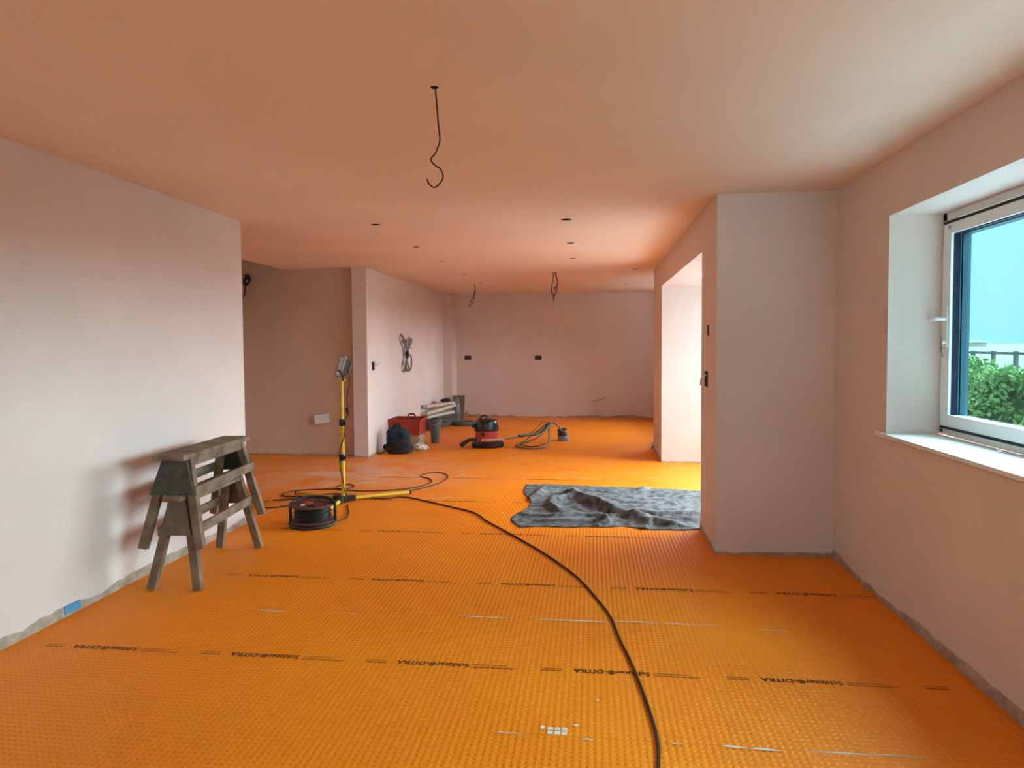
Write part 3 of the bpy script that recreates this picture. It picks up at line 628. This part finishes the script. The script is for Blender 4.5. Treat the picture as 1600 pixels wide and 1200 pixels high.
MB().tube([(.08,-.06,.27), (.13,-.10,.20), (.165,-.12,.12), (.12,-.145,.09), (.0,-.15,.085), (-.12,-.13,.07)], .010, 6, 5).build('strap', darkbag, bg_, smooth=True)
MB().tube([(-.15,-.06,.05), (-.20,-.08,.012), (-.235,-.10,.010), (-.25,-.07,.010)], .010, 6, 5).build('loose_strap', darkbag, bg_, smooth=True)
tag(blob((0,0,.045), (.095, .075, .045), 5, .35, 3, None, 3).build('polythene_bag', polyw, smooth='all', loc=(-2.30, 8.80, 0)), 'small crumpled white polythene bag by the tool bag', 'bag')
# stack along the wall further back
ang = math.atan2(1.0, .255)
gcz = thing('long_case', (-2.575, 11.36, 0), 'long dark grey case lying against the wall under pale boards', 'case', None, ang-math.pi/2)
MB().box(-.11, .06, -.56, .54, 0, .20).build('body', greycase, gcz, bevel=.01)
MB().box(-.115, .065, -.565, .545, .15, .165).build('lid_seam', black, gcz)
MB().tube([(.06,-.08,.10), (.085,-.06,.10), (.085,.06,.10), (.06,.08,.10)], .008, 6, 4).build('handle', black, gcz)
def board(z, y0, y1, dz, rzo, label, x=-.03, th=.045, wd=.12):
    o = MB().box(-wd/2, wd/2, y0, y1, 0, th).build('timber_board', pale, bevel=.003); o.location = (-2.615, 11.36, z); o.rotation_euler = (dz, 0, ang-math.pi/2+rzo); return tag(o, label, 'board', 'pale boards on the grey case')
board(.201, -.56, .45, 0, 0, 'lowest pale timber board lying flat on the grey case')
board(.290, -.57, .54, math.radians(2.4), math.radians(1), 'middle pale timber board, tilted up at its far end')
board(.372, -.57, .48, math.radians(-1.2), math.radians(1), 'topmost pale timber board on the stack against the wall', th=.04)
blob((0,0,.03), (.075, .19, .035), 8, .45, 3).build('dark_rag', darkbag, smooth='all', loc=(-2.58, 11.68, .405))
tag(bpy.data.objects['dark_rag'], 'dark rag thrown over the far end of the pale boards', 'rag')
tag(blob((0,0,.22), (.055, .07, .22), 9, .35, 3, .7, 3).build('plastic_sheet', polyb, smooth='all', loc=(-2.475, 12.10, 0)), 'crumpled blue-grey plastic sheet standing at the end of the boards', 'sheet')
cs = thing('cardboard_sheet', (-2.49, 12.42, 0), 'brown cardboard panel leaning in the far corner', 'cardboard')
MB().add([(-.14,-.02,0),(.09,-.02,0),(.09,.10,.46),(-.14,.10,.46),(-.14,-.012,0),(.09,-.012,0),(.09,.108,.46),(-.14,.108,.46)], [(0,1,2,3),(7,6,5,4),(0,4,5,1),(1,5,6,2),(2,6,7,3),(3,7,4,0)]).build('sheet', cardd, cs)
MB().bar((.035,-.024,.01), (.035,.094,.45), .004, .004).build('crease', card, cs)
cl = thing('coiled_hose', (-2.24, 11.66, 0), 'flat dark coil lying on the floor below the cardboard panel', 'hose')
for k, (r, z) in enumerate(((.20, .014), (.19, .038), (.165, .016), (.17, .06))):
    MB().tube([(r*1.1*math.cos(t)+.01*math.sin(3*t+k), r*.95*math.sin(t)+.01*math.cos(2*t+k), z) for t in [2*math.pi*q/24 for q in range(24)]], .013, 8, closed=True).build('hose_turn', [greycase, bucketm, greycase, bucketm][k], cl, smooth=True)

# ------------------------------------------------------------------ vacuum cleaner
vc = thing('vacuum_cleaner', (-1.46, 9.20, 0), 'red drum vacuum cleaner with black lid on the orange floor', 'vacuum cleaner', None, math.radians(10))
MB().lathe([(.19, .012), (.225, .02), (.228, .05), (.20, .075), (.172, .085), (.165, .09)], (.015,0,0), 32, sx=1.0, sy=.92).build('skirt', black, vc, smooth=True)
MB().lathe([(.160, .07), (.166, .09), (.160, .235), (.150, .24)], (0,0,0), 32).build('drum', redv, vc, smooth=True)
MB().lathe([(.172, .228), (.176, .234), (.176, .250), (.168, .256), (.166, .33), (.156, .362), (.12, .385), (.05, .395)], (0,0,0), 32).build('lid', blackg, vc, smooth=True)
MB().tube([(-.10,0,.37), (-.06,0,.425), (.0,0,.428), (.0,0,.385)], .012, 8, 5).build('carry_handle', black, vc, smooth=True)
k = MB().lathe([(.035, 0), (.03, .05)], (0,0,0), 14).build('hose_inlet', black, vc, smooth=True)
k.rotation_euler = (0, -math.pi/2, 0); k.location = (-.15, -.05, .30)
for x, y in ((.20, -.08), (.20, .08), (-.17, -.10), (-.17, .10)):
    k = MB().lathe([(.035, -.014), (.035, .014)], (0,0,0), 16).build('wheel', rubber, vc, smooth=True); k.location = (x, y, .036); k.rotation_euler = (math.pi/2, 0, 0)
k = MB().lathe([(.024, 0), (.024, .004)], (0,0,0), 16).build('badge', black, vc); k.location = (-.05, -.152, .19); k.rotation_euler = (math.pi/2, 0, -.3)
wd = thing('vacuum_wand', (-1.46, 8.93, 0), 'steel vacuum wand with black nozzle propped across the red vacuum', 'wand')
MB().tube([(-.10,.0,.13), (.135,.0,.132)], .0135, 12).build('tube', wandm, wd, smooth=True)
MB().tube([(.13,0,.132), (.29,.01,.142)], .0155, 12).build('outer_tube', wandm, wd, smooth=True)
MB().tube([(.29,.01,.142), (.46,.10,.16)], .013, 12).build('hose_cuff_tube', hosem, wd, smooth=True)
k = MB().lathe([(.017, -.012), (.017, .012)], (0,0,0), 14).build('collar', black, wd, smooth=True); k.rotation_euler = (0, math.pi/2, 0); k.location = (-.045, 0, .13)
MB().tube([(-.07,0,.132), (-.17,-.005,.132), (-.25,-.01,.095), (-.31,-.01,.048)], lambda t: .018+.018*t, 12, 5).build('nozzle', black, wd, smooth=True)
hz = thing('vacuum_hose', (-.85, 9.5, 0), 'coiled grey vacuum hose lying between the vacuum and the small sander', 'hose')
MB().tube([(-.15,-.38,.165), (-.05,-.25,.16), (.05,-.08,.15), (.16,.08,.20), (.22,.16,.26), (.25,.20,.27)], .020, 10, 5).build('hose_grip', black, hz, smooth=True)
MB().tube([(.24,.20,.265), (.17,.02,.17), (.05,-.12,.09), (-.12,-.22,.035), (-.20,-.28,.02), (-.16,-.42,.018), (-.02,-.52,.018), (.16,-.48,.018), (.24,-.32,.035), (.25,-.1,.10), (.235,.10,.20), (.26,.22,.27), (.33,.26,.255), (.38,.30,.19), (.415,.32,.14)], .0135, 10, 7).build('hose', hosem, hz, smooth=True)
MB().tube([(.20,.16,.27), (.10,.10,.20), (-.02,.02,.11), (-.12,-.06,.04), (-.17,-.16,.02), (-.08,-.30,.018), (.06,-.36,.018), (.20,-.22,.04)], .006, 8, 6).build('power_lead', rubber, hz, smooth=True)
MB().tube([(.24,.20,.28), (.12,.35,.26), (-.05,.52,.10), (-.2,.6,.008)], .004, 6, 6).build('thin_lead', copper, hz)
sd = thing('disc_sander', (-.425, 9.88, 0), 'small sander with grey-blue base and black top on the floor right of the hose', 'sander')
MB().lathe([(.078, 0), (.082, .006), (.082, .06), (.072, .072)], (0,0,0), 24).build('base', sandb, sd, smooth=True)
MB().lathe([(.066, .07), (.070, .08), (.064, .135), (.045, .155), (.02, .158)], (-.012,0,0), 24).build('motor_body', black, sd, smooth=True)
MB().tube([(-.06,0,.125), (-.075,.0,.15), (-.02,.0,.168), (.05,0,.165)], .012, 8, 4).build('grip', black, sd, smooth=True)

# ------------------------------------------------------------------ wires, sockets and boxes
pw = thing('pendant_wire', (-.595, 2.56, ZC), 'dark wire with hooked end hanging from the ceiling near the camera', 'wire')
MB().tube([(0,0,.0), (.006,0,-.07), (.011,0,-.14), (.016,0,-.19), (.013,0,-.215), (-.003,0,-.25), (-.021,.004,-.272), (-.003,.006,-.295), (.017,.004,-.309), (.027,0,-.341), (.010,-.004,-.371), (-.009,-.006,-.380), (-.026,-.004,-.367), (-.036,0,-.346)], .0031, 8, 6).build('wire', copper, pw, smooth=True)
MB().lathe([(.011, -.003), (.016, 0)], (-.003,0,0), 14).build('hole_shade_disc', hole, pw)  # flat dark disc painted as the shade of a hole
mm = thing('ceiling_cable', (-1.915, 10.9, ZC), 'pair of thin cables hanging from the ceiling on the left near the end wall', 'cable')
MB().tube([(0,0,0), (.012,0,-.07), (-.03,0,-.22), (-.11,0,-.365)], .006, 6, 5).tube([(.003,0,0), (.018,0,-.08), (-.01,0,-.24), (-.067,0,-.366)], .006, 6, 5).build('cable', copper, mm)
MB().lathe([(.016, -.003), (.02, 0)], (0,0,0), 12).build('hole_shade_disc', hole, mm)
m2 = thing('ceiling_cable_bundle', (-.52, 9.25, ZC), 'looped bundle of dark cables hanging from the ceiling in the middle', 'cable')
MB().tube([(-.005,0,0), (-.015,0,-.12), (-.033,0,-.20), (-.010,0,-.31), (.0,0,-.41)], .006, 6, 5).build('cable', copper, m2)
MB().tube([(.025,0,0), (.03,0,-.06), (.048,0,-.11), (.05,0,-.16), (.03,0,-.20), (-.0,0,-.225)], .009, 6, 5).build('cable', copper, m2)
MB().tube([(.045,0,-.15), (.038,0,-.25), (.018,0,-.31), (-.012,0,-.31), (-.035,0,-.24), (-.030,0,-.19)], .006, 6, 5).build('cable', copper, m2)
MB().tube([(.015,0,-.22), (.01,0,-.30), (-.005,0,-.37)], .005, 6, 5).build('cable', copper, m2)
MB().lathe([(.03, -.003), (.04, 0)], (.01,0,0), 14).build('hole_shade_disc', hole, m2)
# bundle on the kitchen wall (wall face X = -2.81)
wb = thing('wall_cable_bundle', (-2.805, 9.83, 1.30), 'knotted bunch of grey cables hanging out of the kitchen wall', 'cable')
wb.scale = (1, 1.7, 1)
def wt(pts, r, m, nm='cable'): return MB().tube([(x, y, z) for y, z, x in pts], r, 6, 6).build(nm, m, wb, smooth=True)
wt([(-.10,.28,.005),(-.12,.22,.05),(-.07,.15,.06),(-.01,.06,.05),(0,-.04,.04),(-.01,-.12,.04),(-.06,-.19,.05),(-.07,-.25,.04)], 0.0135, greywire)
wt([(-.12,.20,.03),(-.10,.15,.05),(-.05,.11,.05),(0,.0,.06),(.0,-.1,.05)], 0.0121, greywire)
wt([(.01,.02,.05),(.04,.12,.06),(.03,.20,.07),(.06,.235,.06),(.09,.20,.05),(.07,.12,.05),(.03,.04,.05)], 0.0121, greywire)
wt([(.05,.12,.04),(.10,.17,.05),(.13,.215,.06),(.12,.16,.06),(.08,.10,.05)], 0.0095, greywire)
wt([(.0,-.02,.05),(.06,-.03,.06),(.105,-.06,.06),(.115,-.14,.06),(.10,-.22,.06),(.05,-.265,.06),(0,-.27,.05),(-.05,-.25,.05),(-.06,-.20,.05),(-.01,-.16,.05)], 0.0135, greywire)
wt([(-.03,-.12,.06),(-.06,-.20,.06),(-.02,-.25,.06),(.04,-.24,.06),(.03,-.19,.05),(0,-.13,.05)], 0.0121, greywire)
wt([(.12,.07,.05),(.10,.09,.04),(.14,.055,.06)], .006, greywire)
blob((.05, 0, -.02), (.025, .03, .07), 3, .3, 2).build('tape_binding', rubber, wb)
def socket_box(loc, rz, wd, ht, label, wires=True, cat='socket box'):
    t = thing('socket_box', loc, label, cat, None, rz)   # local -Y faces the room
    MB().box(-wd/2, wd/2, -.002, .0, -ht/2, ht/2).build('shade_plate', hole, t)  # flat dark plate painted as the shade inside the box
    MB().box(-wd/2, wd/2, -.005, -.001, ht/2-.008, ht/2).box(-wd/2, wd/2, -.005, -.001, -ht/2, -ht/2+.008).box(-wd/2, -wd/2+.008, -.005, -.001, -ht/2, ht/2).box(wd/2-.008, wd/2, -.005, -.001, -ht/2, ht/2).build('rim', galv, t)
    if wires:
        MB().tube([(-wd*.3, -.004, -ht*.25), (-wd*.1, -.02, .0), (wd*.05, -.022, ht*.1), (wd*.3, -.004, -ht*.1)], .006, 6, 5).build('wire', greywire, t)
    return t
socket_box((-2.423, 13.0, 1.164), 0, .135, .085, 'metal socket box with grey wires, left one on the end wall')
socket_box((-1.038, 13.0, 1.159), 0, .135, .085, 'dark metal socket box, right one on the end wall')
s = socket_box((-2.81, 8.40, 1.15), math.radians(90), .10, .115, 'dark socket box with a white cable loop on the kitchen wall near the corner', False)
MB().tube([(.02,-.01,.0), (.06,-.05,.005), (.11,-.05,.02), (.13,-.05,.045), (.10,-.05,.05), (.05,-.03,.05), (.03,-.006,.04)], .008, 6, 5).build('white_cable', white, s)
socket_box((XP, 4.905, 1.509), math.radians(-90), .06, .08, 'narrow dark switch slot high on the side of the near pier', False)
s = socket_box((XP, 4.97, 1.16), math.radians(-90), .12, .115, 'dark socket box with pale wire ends on the side of the near pier', False)
MB().tube([(-.03,-.005,.02), (-.045,-.03,.0), (-.05,-.035,-.05)], .006, 6, 4).tube([(.02,-.005,.03), (.0,-.03,.02), (.01,-.03,-.03)], .005, 6, 4).build('wire_ends', white, s)
hc = tag(MB().box(-.095, .095, -.012, 0, -.058, .058).build('socket_cover', polyw, bevel=.003), 'white blank cover plate low on the brown hall wall', 'cover plate'); hc.location = (-3.455, 8.272, .475); hc.rotation_euler = (math.radians(-4), math.radians(-6), math.radians(8))
hc = tag(MB().box(-.042, .042, -.012, 0, -.055, .055).build('socket_cover', polyw, bevel=.003), 'small white cover plate on the hall wall behind the lamp head', 'cover plate'); hc.location = (-3.075, 8.262, 1.155); hc.rotation_euler = (math.radians(0), math.radians(-20), math.radians(14))
hw = thing('hall_wire_knot', (-4.42, 8.27, 2.27), 'dark knot of wires high on the hall wall beside the left wall end', 'wire')
MB().tube([(-.03,0,.06), (.03,-.04,.05), (.05,-.05,0), (.02,-.06,-.06), (-.03,-.04,-.05), (-.02,-.03,.02), (.02,-.04,.02)], .016, 8, 5).build('wire_loop', copper, hw, smooth=True)
MB().tube([(-.03,-.03,-.04), (-.03,-.02,-.14), (-.06,-.01,-.22)], .010, 6, 4).build('wire_tail', copper, hw)
pc = thing('cable_stub', (XP, 9.10, .06), 'white cable stub poking from the foot of the far pier', 'cable')
MB().tube([(0,0,.03), (-.03,-.02,.04), (-.055,-.03,.02), (-.05,-.03,-.03)], .011, 8, 4).build('sheath', white, pc, smooth=True)
MB().tube([(0,.01,-.01), (-.02,-.0,-.02), (-.035,-.01,-.05)], .010, 8, 4).build('inner_core', greywire, pc)
tag(MB().tube([(.277,12.995,.405), (.22,12.97,.375), (.10,12.95,.335), (-.03,12.94,.315)], .0055, 6, 5).build('wall_wire', greywire), 'thin bare wire poking from the end wall on the right', 'wire')
tag(MB().tube([(-2.60,12.99,.22), (-2.56,12.95,.16), (-2.50,12.93,.10), (-2.46,12.92,.07), (-2.43,12.93,.12)], .010, 6, 5).build('corner_wire', greywire), 'bent grey wire at the foot of the end wall beside the boxing', 'wire')
